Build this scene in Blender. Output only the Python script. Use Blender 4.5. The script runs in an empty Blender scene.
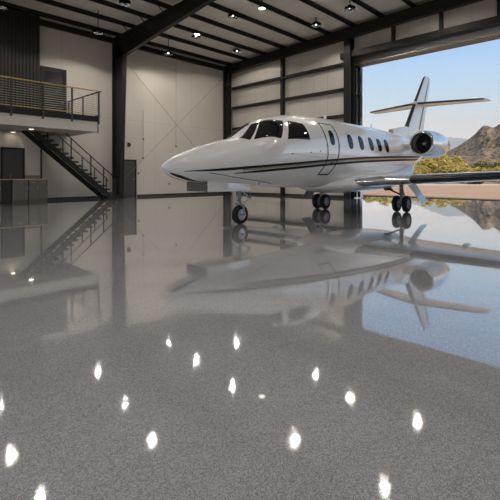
import bpy, bmesh, math, random
from mathutils import Vector, Matrix, noise
random.seed(7)
C = bpy.context.scene.collection
PI = math.pi

# ------------------------------------------------------------------ helpers
def pchip(xs, ys):
    n = len(xs); h = [xs[i+1]-xs[i] for i in range(n-1)]
    dl = [(ys[i+1]-ys[i])/h[i] for i in range(n-1)]
    m = [0]*n; m[0] = dl[0]; m[-1] = dl[-1]
    for i in range(1, n-1):
        if dl[i-1]*dl[i] > 0:
            w1 = 2*h[i]+h[i-1]; w2 = h[i]+2*h[i-1]
            m[i] = (w1+w2)/(w1/dl[i-1]+w2/dl[i])
    def g(x):
        x = min(max(x, xs[0]), xs[-1]); i = n-2
        for k in range(n-1):
            if x <= xs[k+1]:
                i = k; break
        t = (x-xs[i])/h[i]; t2 = t*t; t3 = t2*t
        return (2*t3-3*t2+1)*ys[i]+(t3-2*t2+t)*h[i]*m[i]+(-2*t3+3*t2)*ys[i+1]+(t3-t2)*h[i]*m[i+1]
    return g

def wloc(o):
    v = Vector((0, 0, 0))
    while o is not None:
        v += Vector(o.location); o = o.parent
    return v

def obj(name, bm, mat, parent=None, smooth=False, angle=None):
    """link a bmesh (world coordinates) as one mesh object"""
    off = wloc(parent) if parent else Vector((0, 0, 0))
    if off.length > 0:
        bmesh.ops.translate(bm, verts=bm.verts, vec=-off)
    bmesh.ops.recalc_face_normals(bm, faces=bm.faces)
    me = bpy.data.meshes.new(name); bm.to_mesh(me); bm.free()
    o = bpy.data.objects.new(name, me); C.objects.link(o)
    if mat: me.materials.append(mat)
    if smooth:
        for p in me.polygons: p.use_smooth = True
        if angle:
            try: me.set_sharp_from_angle(angle=math.radians(angle))
            except Exception: pass
    if parent: o.parent = parent
    return o

def thing(name, label, cat, loc=(0, 0, 0), group=None):
    o = bpy.data.objects.new(name, None); C.objects.link(o)
    o.location = loc; o.empty_display_size = .2
    return tag(o, label, cat, group)

def tag(o, label, cat, group=None):
    o['label'] = label; o['category'] = cat
    if group: o['group'] = group
    return o

def struct(name, bm, mat, parent=None, **k):
    o = obj(name, bm, mat, parent, **k); o['kind'] = 'structure'
    return o

def dup(root, loc, label=None):
    r = root.copy(); C.objects.link(r); r.location = loc
    if label: r['label'] = label
    for ch in list(root.children):
        c = ch.copy(); C.objects.link(c); c.parent = r
        for g in ch.children:
            d = g.copy(); C.objects.link(d); d.parent = c
    return r

def B(*boxes):
    bm = bmesh.new()
    for b in boxes: box(bm, *b)
    return bm

def box(bm, x0, x1, y0, y1, z0, z1):
    v = [bm.verts.new((x, y, z)) for z in (z0, z1) for y in (y0, y1) for x in (x0, x1)]
    for f in ((0, 2, 3, 1), (4, 5, 7, 6), (0, 1, 5, 4), (2, 6, 7, 3), (0, 4, 6, 2), (1, 3, 7, 5)):
        bm.faces.new([v[i] for i in f])

def hexa(bm, bot, top):
    """box from 4 bottom and 4 top corners in the same order round"""
    a = [bm.verts.new(p) for p in bot]; b = [bm.verts.new(p) for p in top]
    bm.faces.new(a[::-1]); bm.faces.new(b)
    for i in range(4):
        j = (i+1) % 4; bm.faces.new((a[i], a[j], b[j], b[i]))

def bevel(bm, w, seg=2):
    bmesh.ops.bevel(bm, geom=list(bm.edges), offset=w, segments=seg, affect='EDGES', profile=.5, clamp_overlap=True)
    return bm

def tube(bm, pts, r, seg=8, caps=True):
    pts = [Vector(p) for p in pts]; n = len(pts); rings = []
    for i, p in enumerate(pts):
        d = (pts[min(i+1, n-1)]-pts[max(i-1, 0)]).normalized()
        up = Vector((0, 0, 1)) if abs(d.z) < .9 else Vector((1, 0, 0))
        a = d.cross(up).normalized(); b = d.cross(a).normalized()
        rr = r[i] if isinstance(r, (list, tuple)) else r
        rings.append([bm.verts.new(p+a*rr*math.cos(2*PI*k/seg)+b*rr*math.sin(2*PI*k/seg)) for k in range(seg)])
    for i in range(n-1):
        for k in range(seg):
            l = (k+1) % seg
            bm.faces.new((rings[i][k], rings[i][l], rings[i+1][l], rings[i+1][k]))
    if caps:
        bm.faces.new(rings[0]); bm.faces.new(rings[-1][::-1])

def lathe(bm, prof, origin, axis='Z', seg=32, close=False):
    """revolve (t, r) pairs about an axis through origin"""
    ox, oy, oz = origin; rings = []
    for t, r in prof:
        ring = []
        for k in range(seg):
            c, s = math.cos(2*PI*k/seg)*r, math.sin(2*PI*k/seg)*r
            p = {'X': (ox+t, oy+c, oz+s), 'Y': (ox+c, oy+t, oz+s), 'Z': (ox+c, oy+s, oz+t)}[axis]
            ring.append(bm.verts.new(p))
        rings.append(ring)
    m = len(rings)
    for i in range(m if close else m-1):
        a, b = rings[i], rings[(i+1) % m]
        for k in range(seg):
            l = (k+1) % seg; bm.faces.new((a[k], a[l], b[l], b[k]))
    if not close:
        bm.faces.new(rings[0]); bm.faces.new(rings[-1])

def ibeam(bm, pts_out, pts_in, n, width, tf=.03, tw=.015):
    """tapered I member: pts_out / pts_in are the lines of its two flanges; n = unit normal of the web"""
    n = Vector(n)
    for i in range(len(pts_out)-1):
        a0, a1 = Vector(pts_out[i]), Vector(pts_out[i+1]); b0, b1 = Vector(pts_in[i]), Vector(pts_in[i+1])
        def slab(p0, p1, q0, q1, hw):
            hexa(bm, [p0-n*hw, p0+n*hw, p1+n*hw, p1-n*hw], [q0-n*hw, q0+n*hw, q1+n*hw, q1-n*hw])
        da0 = (b0-a0).normalized()*tf; da1 = (b1-a1).normalized()*tf
        slab(a0, a1, a0+da0, a1+da1, width/2)
        slab(b0-da0, b1-da1, b0, b1, width/2)
        slab(a0+da0, a1+da1, b0-da0, b1-da1, tw/2)

# ------------------------------------------------------------------ materials
def nt(name):
    m = bpy.data.materials.new(name); m.use_nodes = True
    n = m.node_tree; p = n.nodes['Principled BSDF']
    return m, n, p

def mat(name, col, rough=.5, metal=0, coat=0, var=.08, scale=6, bump=0, bscale=None, spec=None):
    m, n, p = nt(name)
    tc = n.nodes.new('ShaderNodeTexCoord')
    nz = n.nodes.new('ShaderNodeTexNoise'); nz.inputs['Scale'].default_value = scale; nz.inputs['Detail'].default_value = 5
    n.links.new(tc.outputs['Object'], nz.inputs['Vector'])
    mx = n.nodes.new('ShaderNodeMix'); mx.data_type = 'RGBA'
    mx.inputs[6].default_value = (*[c*(1-var) for c in col], 1); mx.inputs[7].default_value = (*[min(1, c*(1+var)) for c in col], 1)
    n.links.new(nz.outputs['Fac'], mx.inputs[0]); n.links.new(mx.outputs[2], p.inputs['Base Color'])
    p.inputs['Roughness'].default_value = rough; p.inputs['Metallic'].default_value = metal
    p.inputs['Coat Weight'].default_value = coat; p.inputs['Coat Roughness'].default_value = .03
    if spec is not None: p.inputs['Specular IOR Level'].default_value = spec
    if bump:
        b = n.nodes.new('ShaderNodeBump'); b.inputs['Strength'].default_value = bump; b.inputs['Distance'].default_value = .02
        if bscale:
            n2 = n.nodes.new('ShaderNodeTexNoise'); n2.inputs['Scale'].default_value = bscale; n2.inputs['Detail'].default_value = 4
            n.links.new(tc.outputs['Object'], n2.inputs['Vector']); src = n2
        else: src = nz
        n.links.new(src.outputs['Fac'], b.inputs['Height']); n.links.new(b.outputs['Normal'], p.inputs['Normal'])
    return m

def emis(name, col, s):
    m, n, p = nt(name)
    p.inputs['Base Color'].default_value = (.8, .8, .8, 1)
    p.inputs['Emission Color'].default_value = (*col, 1); p.inputs['Emission Strength'].default_value = s
    return m

def panel_mat(name, col, axis, spacing, width=.02, dark=.72, bumpamt=.25, var=.07, second=None, rough=.65):
    """painted wall or liner sheet with straight joints every `spacing` metres along an axis"""
    m = mat(name, col, rough, var=var, scale=.6)
    n = m.node_tree; p = n.nodes['Principled BSDF']
    tc = next(x for x in n.nodes if x.type == 'TEX_COORD'); mx = next(x for x in n.nodes if x.type == 'MIX')
    sp = n.nodes.new('ShaderNodeSeparateXYZ'); n.links.new(tc.outputs['Object'], sp.inputs[0])
    def joint(ax, spc, w):
        a = n.nodes.new('ShaderNodeMath'); a.operation = 'PINGPONG'; a.inputs[1].default_value = spc/2
        n.links.new(sp.outputs[ax], a.inputs[0])
        r = n.nodes.new('ShaderNodeMapRange'); r.inputs['From Min'].default_value = 0; r.inputs['From Max'].default_value = w
        r.inputs['To Min'].default_value = dark; r.inputs['To Max'].default_value = 1
        n.links.new(a.outputs[0], r.inputs['Value']); return r, a
    r, a = joint(axis, spacing, width); fac = r.outputs[0]
    if second:
        r2, _ = joint(second[0], second[1], second[2])
        mu = n.nodes.new('ShaderNodeMath'); mu.operation = 'MULTIPLY'
        n.links.new(fac, mu.inputs[0]); n.links.new(r2.outputs[0], mu.inputs[1]); fac = mu.outputs[0]
    ml = n.nodes.new('ShaderNodeMix'); ml.data_type = 'RGBA'; ml.blend_type = 'MULTIPLY'; ml.inputs[0].default_value = 1
    n.links.new(mx.outputs[2], ml.inputs[6]); n.links.new(fac, ml.inputs[7]); n.links.new(ml.outputs[2], p.inputs['Base Color'])
    b = n.nodes.new('ShaderNodeBump'); b.inputs['Strength'].default_value = bumpamt; b.inputs['Distance'].default_value = .03
    n.links.new(fac, b.inputs['Height']); n.links.new(b.outputs['Normal'], p.inputs['Normal'])
    return m

M = {}
M['wall'] = panel_mat('painted_wall_panel', (.54, .50, .445), 0, 2.7, .02, .8, .2, second=(2, 4.35, .02))
M['liner'] = panel_mat('quilted_wall_liner', (.49, .455, .405), 1, .92, .03, .78, .5)
M['roof'] = panel_mat('roof_liner', (.62, .58, .52), 0, 1.35, .03, .82, .5)
M['steel'] = mat('black_painted_steel', (.016, .015, .014), .5, spec=.25)
M['dark_metal'] = mat('charcoal_metal', (.045, .042, .038), .45, .3)
M['door'] = mat('charcoal_door_paint', (.05, .047, .042), .5)
M['black_sheet'] = mat('black_corrugated_sheet', (.016, .0145, .013), .55, spec=.3)
M['fascia'] = mat('fascia_board', (.46, .43, .39), .6)
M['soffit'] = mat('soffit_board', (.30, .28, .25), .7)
M['rod'] = mat('galvanised_rod', (.22, .20, .18), .6, .2)
M['bronze'] = mat('bronze_rail_cap', (.42, .28, .10), .4, .4)
M['wire'] = mat('stainless_wire', (.35, .33, .30), .4, .8)
M['tread'] = mat('stair_tread', (.5, .47, .43), .5)
M['cab'] = mat('grey_brown_laminate', (.15, .13, .108), .45)
M['top'] = mat('pale_worktop', (.50, .42, .33), .3)
M['splash'] = mat('brown_backsplash', (.24, .17, .10), .4)
M['chrome'] = mat('polished_metal', (.75, .75, .76), .12, 1, var=.03)
M['alu'] = mat('brushed_aluminium', (.55, .55, .55), .35, 1)
M['white'] = mat('white_aircraft_paint', (.86, .85, .83), .3, 0, 1, var=.015, scale=1.5)
M['white'].node_tree.nodes['Principled BSDF'].inputs['Coat IOR'].default_value = 2.1
M['pearl'] = mat('pearl_metallic_paint', (.80, .80, .80), .16, .6, 1, var=.015)
M['door_glass'] = mat('dark_door_glass', (.012, .012, .013), .22, 0, 0, var=.02)
M['stripe'] = mat('dark_stripe_paint', (.014, .012, .010), .5, 0, 0, spec=.2)
M['gold'] = mat('bronze_stripe_paint', (.36, .27, .17), .3, .3, 1)  # tan that the white hull reflects, put into a colour
M['boot'] = mat('black_rubber_boot', (.013, .012, .012), .35)
M['glass'] = mat('dark_tinted_glass', (.010, .010, .011), .04, 0, 0, var=.02, spec=.35)
M['rubber'] = mat('black_tyre_rubber', (.012, .012, .012), .7)
M['grey_paint'] = mat('grey_gear_paint', (.30, .29, .28), .4, .2)
M['fan'] = mat('dark_fan_blades', (.03, .028, .026), .35, .8)
M['white_plastic'] = mat('white_plastic', (.7, .68, .64), .4)
M['black_plastic'] = mat('black_plastic', (.02, .02, .02), .4)
M['lens'] = emis('lamp_lens', (1, .93, .85), 6200)
M['lens_near'] = emis('lamp_lens_wide', (1, .93, .85), 490)
M['lens_dim'] = emis('lamp_lens_soft', (1, .93, .80), 6)
M['lens_small'] = emis('downlight_lens', (1, .86, .66), 16)
M['hood_in'] = mat('black_lamp_hood', (.003, .003, .003), 1, spec=0)

def floor_mat():
    m, n, p = nt('polished_grey_epoxy')
    tc = n.nodes.new('ShaderNodeTexCoord')
    def nz(s, d=3, r=.6):
        x = n.nodes.new('ShaderNodeTexNoise'); x.inputs['Scale'].default_value = s; x.inputs['Detail'].default_value = d; x.inputs['Roughness'].default_value = r
        n.links.new(tc.outputs['Object'], x.inputs['Vector']); return x
    sp = nz(240, 2, .7)
    vo = n.nodes.new('ShaderNodeTexVoronoi'); vo.inputs['Scale'].default_value = 240; n.links.new(tc.outputs['Object'], vo.inputs['Vector'])
    sv = n.nodes.new('ShaderNodeSeparateColor'); n.links.new(vo.outputs['Color'], sv.inputs[0])
    av = n.nodes.new('ShaderNodeMix'); av.inputs[0].default_value = .55
    n.links.new(sp.outputs['Fac'], av.inputs[2]); n.links.new(sv.outputs[0], av.inputs[3]); big = nz(.35, 4)
    r = n.nodes.new('ShaderNodeValToRGB')
    r.color_ramp.elements[0].position = .22; r.color_ramp.elements[0].color = (.27, .271, .273, 1)
    r.color_ramp.elements[1].position = .80; r.color_ramp.elements[1].color = (.64, .64, .64, 1)
    n.links.new(av.outputs[0], r.inputs[0])
    mr = n.nodes.new('ShaderNodeMapRange'); mr.inputs['From Min'].default_value = .3; mr.inputs['From Max'].default_value = .7
    mr.inputs['To Min'].default_value = .88; mr.inputs['To Max'].default_value = 1.08
    n.links.new(big.outputs['Fac'], mr.inputs['Value'])
    mu = n.nodes.new('ShaderNodeMix'); mu.data_type = 'RGBA'; mu.blend_type = 'MULTIPLY'; mu.inputs[0].default_value = 1
    n.links.new(r.outputs[0], mu.inputs[6]); n.links.new(mr.outputs[0], mu.inputs[7]); n.links.new(mu.outputs[2], p.inputs['Base Color'])
    rr = n.nodes.new('ShaderNodeMapRange'); rr.inputs['To Min'].default_value = .028; rr.inputs['To Max'].default_value = .058
    n.links.new(sp.outputs['Fac'], rr.inputs['Value']); n.links.new(rr.outputs[0], p.inputs['Roughness'])
    p.inputs['IOR'].default_value = 1.25
    p.inputs['Coat Weight'].default_value = 1; p.inputs['Coat IOR'].default_value = 1.62; p.inputs['Coat Roughness'].default_value = .012
    b = n.nodes.new('ShaderNodeBump'); b.inputs['Strength'].default_value = .04; b.inputs['Distance'].default_value = .001
    n.links.new(sp.outputs['Fac'], b.inputs['Height'])
    wav = nz(1.1, 2)
    b2 = n.nodes.new('ShaderNodeBump'); b2.inputs['Strength'].default_value = .03; b2.inputs['Distance'].default_value = .02
    n.links.new(wav.outputs['Fac'], b2.inputs['Height']); n.links.new(b.outputs['Normal'], p.inputs['Normal'])
    n.links.new(b2.outputs['Normal'], p.inputs['Coat Normal'])
    return m
M['floor'] = floor_mat()

# ------------------------------------------------------------------ hangar shell
WX, WY = 19.4, 21.06          # inner faces of the right (door) wall and of the back wall
X0, Y0 = -8.0, -13.0
RIDGE = 4.0
def rz(y):                    # top line of the frames
    return 8.72+.025*(WY-max(y, 2*RIDGE-y) if y >= RIDGE else WY-(2*RIDGE-y))
DOOR_Y0, DOOR_Y1, DOOR_Z = -8.6, 10.75, 7.15

struct('floor', B((X0-.3, 22.75, Y0-.3, WY+.3, -.25, 0)), M['floor'])
bm = bmesh.new()
for ya, yb in ((Y0-.3, RIDGE), (RIDGE, WY+.3)):
    za, zb = rz(ya)+.21, rz(yb)+.21
    hexa(bm, [(X0-.3, ya, za), (WX+.45, ya, za), (WX+.45, yb, zb), (X0-.3, yb, zb)],
         [(X0-.3, ya, za+.3), (WX+.45, ya, za+.3), (WX+.45, yb, zb+.3), (X0-.3, yb, zb+.3)])
struct('ceiling', bm, M['roof'])
struct('wall_back', B((X0-.3, WX+.3, WY, WY+.3, 0, 9.2)), M['wall'])
struct('wall_front', B((X0-.3, WX+.3, Y0-.3, Y0, 0, 9.2)), M['wall'])
struct('wall_left', B((X0-.3, X0, Y0, -10, 0, 9.3), (X0-.3, X0, 16, WY, 0, 9.3), (X0-.3, X0, -10, 16, 7.4, 9.4)), M['wall'])  # wide doorway added in this unseen wall to light the interior
struct('wall_right', B((WX, WX+.15, 11.55, WY, 0, 9.3), (WX, WX+.15, Y0, DOOR_Y0, 0, 9.3), (WX, WX+.15, DOOR_Y0, 11.55, 7.55, 9.45)), M['liner'])
struct('baseboard_back', B((X0, 6.92, WY-.02, WY, 0, .12), (6.92, 11.25, WY-.02, WY, 0, .14), (12.3, WX, WY-.02, WY, 0, .14)), M['dark_metal'])
struct('baseboard_right', B((WX-.03, WX, 11.6, 20.2, 0, .14)), M['dark_metal'])

ntrim = [0]
def trim(bm, m, **k):
    ntrim[0] += 1
    return struct('trim_%d' % ntrim[0], bm, m, **k)

# frames: columns and rafters
FX = [-6.0, 2.5, 10.9, 19.05]
def rafter_pts(deep):
    ys = [20.9, 19.9, 16.5, 13.0, 9.0, RIDGE]
    dep = [1.25, 1.18, .86, .58, .55, .55] if deep else [.62, .55, .52, .52, .52, .55]
    top = [(y, rz(y)) for y in ys]; bot = [(y, rz(y)-d) for y, d in zip(ys, dep)]
    top += [(2*RIDGE-y, z) for y, z in top[-2::-1]]; bot += [(2*RIDGE-y, z) for y, z in bot[-2::-1]]
    return top, bot
for x in FX:
    last = x > 18
    top, bot = rafter_pts(not last)
    bm = bmesh.new()
    ibeam(bm, [(x, y, z) for y, z in top], [(x, y, z) for y, z in bot], (1, 0, 0), .22 if not last else .30)
    trim(bm, M['steel'])
    for s in (1, -1):
        yy = (lambda y: y) if s > 0 else (lambda y: 2*RIDGE-y)
        bm = bmesh.new()
        d0, d1 = (.82, 1.17) if not last else (.5, .6)
        if s < 0 and last: d1 = d0
        ibeam(bm, [(x, yy(WY-.01), 0), (x, yy(WY-.01), 8.7)], [(x, yy(WY-d0), 0), (x, yy(WY-d1), 7.55 if not last else 8.15)], (1, 0, 0), .24)
        if s > 0:
            box(bm, x-.2, x+.2, WY-d0-.08, WY-.01, 0, .03)
            for q in (.25, .6):
                box(bm, x-.11, x+.11, WY-d1+.03, WY-.05, 7.5-q*.05, 7.52-q*.05)
        trim(bm, M['steel'])
# purlins (each its own member), from the back eave over the ridge
ys = []
y = 20.55
while y > -12.6:
    ys.append(y); y -= 1.58
for y in ys:
    z = rz(y)
    trim(B((X0, WX-.02, y-.035, y+.035, z+.005, z+.205), (X0, WX-.02, y-.035, y+.06, z+.005, z+.03)), M['steel'])
# eave strut along the back wall
trim(B((X0, WX-.1, WY-.16, WY-.005, 8.45, 8.72)), M['steel'])
# flange braces from rafters to purlins, thin rods
for x in FX[1:3]:
    for y in (20.55, 18.97, 17.39, 15.81, 14.23):
        for s in (-1, 1):
            bm = bmesh.new(); tube(bm, [(x+.04*s, y-.02, rz(y)-.5), (x+.62*s, y, rz(y)+.02)], .022, 6); trim(bm, M['steel'])
# rod bracing on the back wall bay
for a, b in (((11.05, 20.9, 8.0), (18.9, 20.9, .7)), ((18.9, 20.93, 8.0), (11.05, 20.93, .7))):
    bm = bmesh.new(); tube(bm, [a, b], .009, 6); trim(bm, M['rod'])
# girts and posts on the right wall
for z in (1.65, 3.05, 4.43, 5.85, 7.2):
    trim(B((WX-.16, WX-.002, 11.6, 20.5, z-.09, z+.09), (WX-.2, WX-.16, 11.6, 20.5, z-.09, z-.06)), M['steel'])
trim(B((WX-.24, WX-.002, 15.93, 16.12, 0, 8.6)), M['steel'])
for y in (9.0, 6.75, 4.45, 2.1, -.2, -2.5, -4.8, -7.1):
    trim(B((WX-.2, WX-.002, y-.07, y+.07, 7.74, rz(y)-.3)), M['steel'])
# door jamb column, header and door track
bm = B((WX-.42, WX-.38, 11.2, 11.6, 0, 8.6), (WX-.04, WX, 11.2, 11.6, 0, 8.6), (WX-.38, WX-.04, 11.38, 11.42, 0, 8.6)); trim(bm, M['steel'])
bm = B((WX-.42, WX-.38, DOOR_Y0-.6, DOOR_Y0-.2, 0, 8.6), (WX-.04, WX, DOOR_Y0-.6, DOOR_Y0-.2, 0, 8.6), (WX-.38, WX-.04, DOOR_Y0-.42, DOOR_Y0-.38, 0, 8.6)); trim(bm, M['steel'])
trim(B((WX-.3, WX+.16, DOOR_Y0-.2, 11.9, 7.46, 7.76)), M['steel'])
bm = B((WX+.16, WX+1.0, DOOR_Y0-.2, 13.6, 7.38, 7.46))
for k in range(4): box(bm, WX+.20+.24*k, WX+.26+.24*k, DOOR_Y0-.2, 13.6, 7.16, 7.38)
trim(bm, M['alu'])
trim(B((WX+.16, WX+1.0, DOOR_Y0-.2, 13.6, 7.46, 7.62)), M['dark_metal'])

trim(B((22.6, 22.8, -30, 40, -.02, .025)), M['dark_metal'])

# parked sliding door leaves at the left edge of the opening, one behind the other
for k, (ya, nm) in enumerate(((11.40, 'door_4'), (11.36, 'door_5'), (11.18, 'door_6'))):
    x = WX+.17+.26*k
    d = obj(nm, B((x+.06, x+.10, ya+.1, 13.2, .05, 7.12)), M['dark_metal']); d['kind'] = 'structure'
    fr = B((x, x+.16, ya, ya+.12, .04, 7.14), (x, x+.16, 13.1, 13.22, .04, 7.14), (x, x+.16, ya+.12, 13.1, .04, .2), (x, x+.16, ya+.12, 13.1, 7.0, 7.14))
    for z in (1.4, 2.8, 4.2, 5.6): box(fr, x+.01, x+.15, ya+.12, 13.1, z-.05, z+.05)
    obj('door_frame', fr, M['steel'] if k < 2 else M['chrome'], d)
    obj('edge_seal', B((x+.05, x+.11, ya-.03, ya, .04, 7.14)), M['black_plastic'] if k == 0 else M['chrome'], d)

# ------------------------------------------------------------------ mezzanine side
DX, DY, DZ = 8.32, 17.6, 3.82
def corrug(xa, xb, yf, za, zb, pitch=.15, dep=.03):
    bm = bmesh.new(); xs = []; x = xa
    while x < xb-1e-6:
        for t, o in ((0, 0), (.35, 0), (.5, dep), (.85, dep)):
            if x+t*pitch < xb: xs.append((x+t*pitch, yf-o))
        x += pitch
    xs.append((xb, yf))
    lo = [bm.verts.new((x, y, za)) for x, y in xs]; hi = [bm.verts.new((x, y, zb)) for x, y in xs]
    for i in range(len(xs)-1): bm.faces.new((lo[i], lo[i+1], hi[i+1], hi[i]))
    box(bm, xa, xb, yf+.001, yf+.1, za, zb)
    return bm
struct('wall_loft', corrug(-2.0, 6.9, 20.55, DZ+.005, 8.70), M['black_sheet'])
struct('wall_kitchen', B((-2.0, 6.92, 20.55, 20.65, 0, 3.16)), M['wall'])
trim(B((6.92, 6.99, 20.5, 20.66, 0, 3.16)), M['dark_metal'])

mz = thing('mezzanine_platform', 'raised mezzanine platform with pale fascia board at the back left corner', 'mezzanine', (5, DY, 0))
obj('deck', B((-2, DX, DY+.02, 19.42, DZ-.1, DZ), (6.95, DX, 19.42, WY-.03, DZ-.1, DZ), (-2, 5.0, 19.42, 20.5, DZ-.1, DZ)), M['dark_metal'], mz)
obj('edge_channel', B((-2, DX, DY-.05, DY+.02, 3.6, DZ+.02), (DX, DX+.06, DY-.05, WY-.03, 3.6, DZ+.02)), M['steel'], mz)
obj('fascia', B((-2, DX, DY-.02, DY+.06, 3.16, 3.6), (DX-.08, DX, DY+.06, WY-.03, 3.16, 3.6)), M['fascia'], mz)
obj('corner_angle', B((DX, DX+.03, DY-.04, DY+.05, 3.12, 3.6)), M['steel'], mz)
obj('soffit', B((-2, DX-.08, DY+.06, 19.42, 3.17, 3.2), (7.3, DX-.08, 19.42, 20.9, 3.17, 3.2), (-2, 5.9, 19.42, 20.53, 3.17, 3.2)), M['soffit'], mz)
DOWN = [(16, 132.3), (31, 128.7)]
for (x, y), l in (((5.7, 20.3), 'small round downlight in the mezzanine soffit nearer the cabinets'), ((5.86, 18.45), 'small round downlight in the mezzanine soffit nearer the fascia edge'), ):
    t = thing('downlight', l, 'light', (x, y, 3.17), 'downlights under the mezzanine')
    bm = bmesh.new(); lathe(bm, [(-.02, .11), (-.035, .09), (0, .085), (0, .11)], (x, y, 3.17), 'Z', 20, True); obj('trim_ring', bm, M['white_plastic'], t, True, 40)
    bm = bmesh.new(); lathe(bm, [(-.018, .085), (-.004, .085)], (x, y, 3.17), 'Z', 20); obj('lens', bm, M['lens_small'], t)

# railing on the mezzanine
rl = thing('mezzanine_railing', 'cable railing with bronze top rail along the mezzanine edge', 'railing', (5, DY, DZ))
RZ0, RZ1 = DZ+.02, 4.93
posts = [(1.4+1.153*k, DY-.08) for k in range(6)]+[(DX+.02, DY-.08), (DX+.09, 19.3), (DX+.09, WY-.1)]
for i, (x, y) in enumerate(posts):
    lo = 3.5 if i < 7 else 3.66
    obj('post', B((x-.03, x+.03, y-.03, y+.03, lo, RZ1)), M['dark_metal'], rl)
obj('top_rail', B((-2, DX+.05, DY-.115, DY-.045, RZ1, RZ1+.045)), M['bronze'], rl)
obj('bottom_rail', B((-2, DX, DY-.10, DY-.06, RZ0+.05, RZ0+.085)), M['bronze'], rl)
obj('top_rail', B((DX+.055, DX+.125, DY-.115, WY-.03, RZ1, RZ1+.045)), M['dark_metal'], rl)
obj('bottom_rail', B((DX+.07, DX+.11, DY-.08, WY-.03, RZ0+.05, RZ0+.085)), M['dark_metal'], rl)
for k in range(10):
    z = RZ0+.16+k*.093
    bm = bmesh.new(); tube(bm, [(-2, DY-.08, z), (DX+.09, DY-.08, z)], .008, 6); obj('cable', bm, M['wire'], rl)
    bm = bmesh.new(); tube(bm, [(DX+.09, DY-.08, z), (DX+.09, WY-.03, z)], .008, 6); obj('cable', bm, M['wire'], rl)

# staircase
NS, XB, XT = 20, 10.27, 5.75
RISE, RUN = DZ/NS, (XB-XT)/NS
SY0, SY1 = 19.5, 20.42
st = thing('staircase', 'black steel open staircase with wire railings rising to the mezzanine', 'staircase', (XB-.3, SY0, 0))
def nose(x): return (XB-x)/RUN*RISE
for yy in (SY0, SY1):
    bm = bmesh.new()
    xa, xb = XB-.12, 5.35
    a = [(xa, nose(xa)-.04), (xb, nose(xb)-.06), (xb, nose(xb)-.36), (xa-.28, 0.0), (xa, 0.0)]
    lo = [bm.verts.new((x, yy-.025, z)) for x, z in a]; hi = [bm.verts.new((x, yy+.025, z)) for x, z in a]
    bm.faces.new(lo[::-1]); bm.faces.new(hi)
    for i in range(5): bm.faces.new((lo[i], lo[(i+1) % 5], hi[(i+1) % 5], hi[i]))
    obj('stringer', bm, M['steel'], st)
for k in range(1, NS):
    x = XB-k*RUN; z = k*RISE
    obj('tread', B((x-.03, x+.27, SY0+.03, SY1-.03, z-.05, z), (x+.2, x+.27, SY0-.02, SY1+.02, z-.09, z)), M['dark_metal'], st)
    obj('tread_nosing', B((x+.255, x+.275, SY0+.06, SY1-.06, z-.012, z+.004)), M['tread'], st)
for yy in (SY0-.03, SY1+.03):
    xs = [XB-.12, XB-.75, XB-1.4, XB-2.35, XB-3.4]
    for x in xs: obj('post', B((x-.022, x+.022, yy-.022, yy+.022, max(0, nose(x)-.3), nose(x)+.98)), M['steel'], st)
    bm = bmesh.new(); tube(bm, [(XB-.05, yy, nose(XB-.05)+.9), (XB-.12, yy, nose(XB-.12)+.98), (7.35 if yy > 20 else 6.9, yy, nose(7.35 if yy > 20 else 6.9)+.98)], .028, 8); obj('handrail', bm, M['steel'], st)
    for q in range(8):
        h = .16+.1*q; xe = 7.1 if nose(7.1)+h < 3.12 else XB-(3.1-h)/RISE*RUN
        bm = bmesh.new(); tube(bm, [(XB-.12, yy, nose(XB-.12)+h), (xe, yy, nose(xe)+h)], .006, 6); obj('cable', bm, M['wire'], st)

# doors
def wall_door(name, xa, xb, zb, zt, y, glass=False, light=False):
    d = struct(name, bevel(B((xa, xb, y-.05, y-.012, zb+.01, zt)), .004, 1), M['door_glass'] if glass else M['door'])
    w = .07
    obj('door_frame', B((xa-w, xa, y-.08, y, zb, zt+w), (xb, xb+w, y-.08, y, zb, zt+w), (xa, xb, y-.08, y, zt, zt+w)), M['steel'], d)
    bm = bmesh.new(); hz = zb+1.02
    hx = xb-.09
    lathe(bm, [(0, .035), (-.015, .035), (-.02, .012), (-.06, .012)], (hx, y-.05, hz), 'Y', 12)
    tube(bm, [(hx, y-.108, hz), (hx-.13, y-.108, hz)], .011, 8)
    obj('door_handle', bm, M['chrome'], d, True, 40)
    return d
d = wall_door('door_1', 7.16, 8.24, DZ+.01, 6.45, WY, True)
obj('stile', B((7.16, 7.25, WY-.07, WY-.05, DZ+.02, 6.44), (8.15, 8.24, WY-.07, WY-.05, DZ+.02, 6.44), (7.25, 8.15, WY-.07, WY-.05, 6.34, 6.44), (7.25, 8.15, WY-.07, WY-.05, DZ+.02, DZ+.22)), M['steel'], d)
d = wall_door('door_2', 5.33, 6.16, 0, 2.40, 20.55)
obj('sign_plate', B((5.72, 5.9, 20.49, 20.5, 1.98, 2.01)), M['black_plastic'], d)
d = wall_door('door_3', 11.38, 12.16, 0, 2.06, WY)
obj('hinge_strip', B((11.33, 11.36, WY-.1, WY-.08, .02, 2.05)), M['alu'], d)

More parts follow.
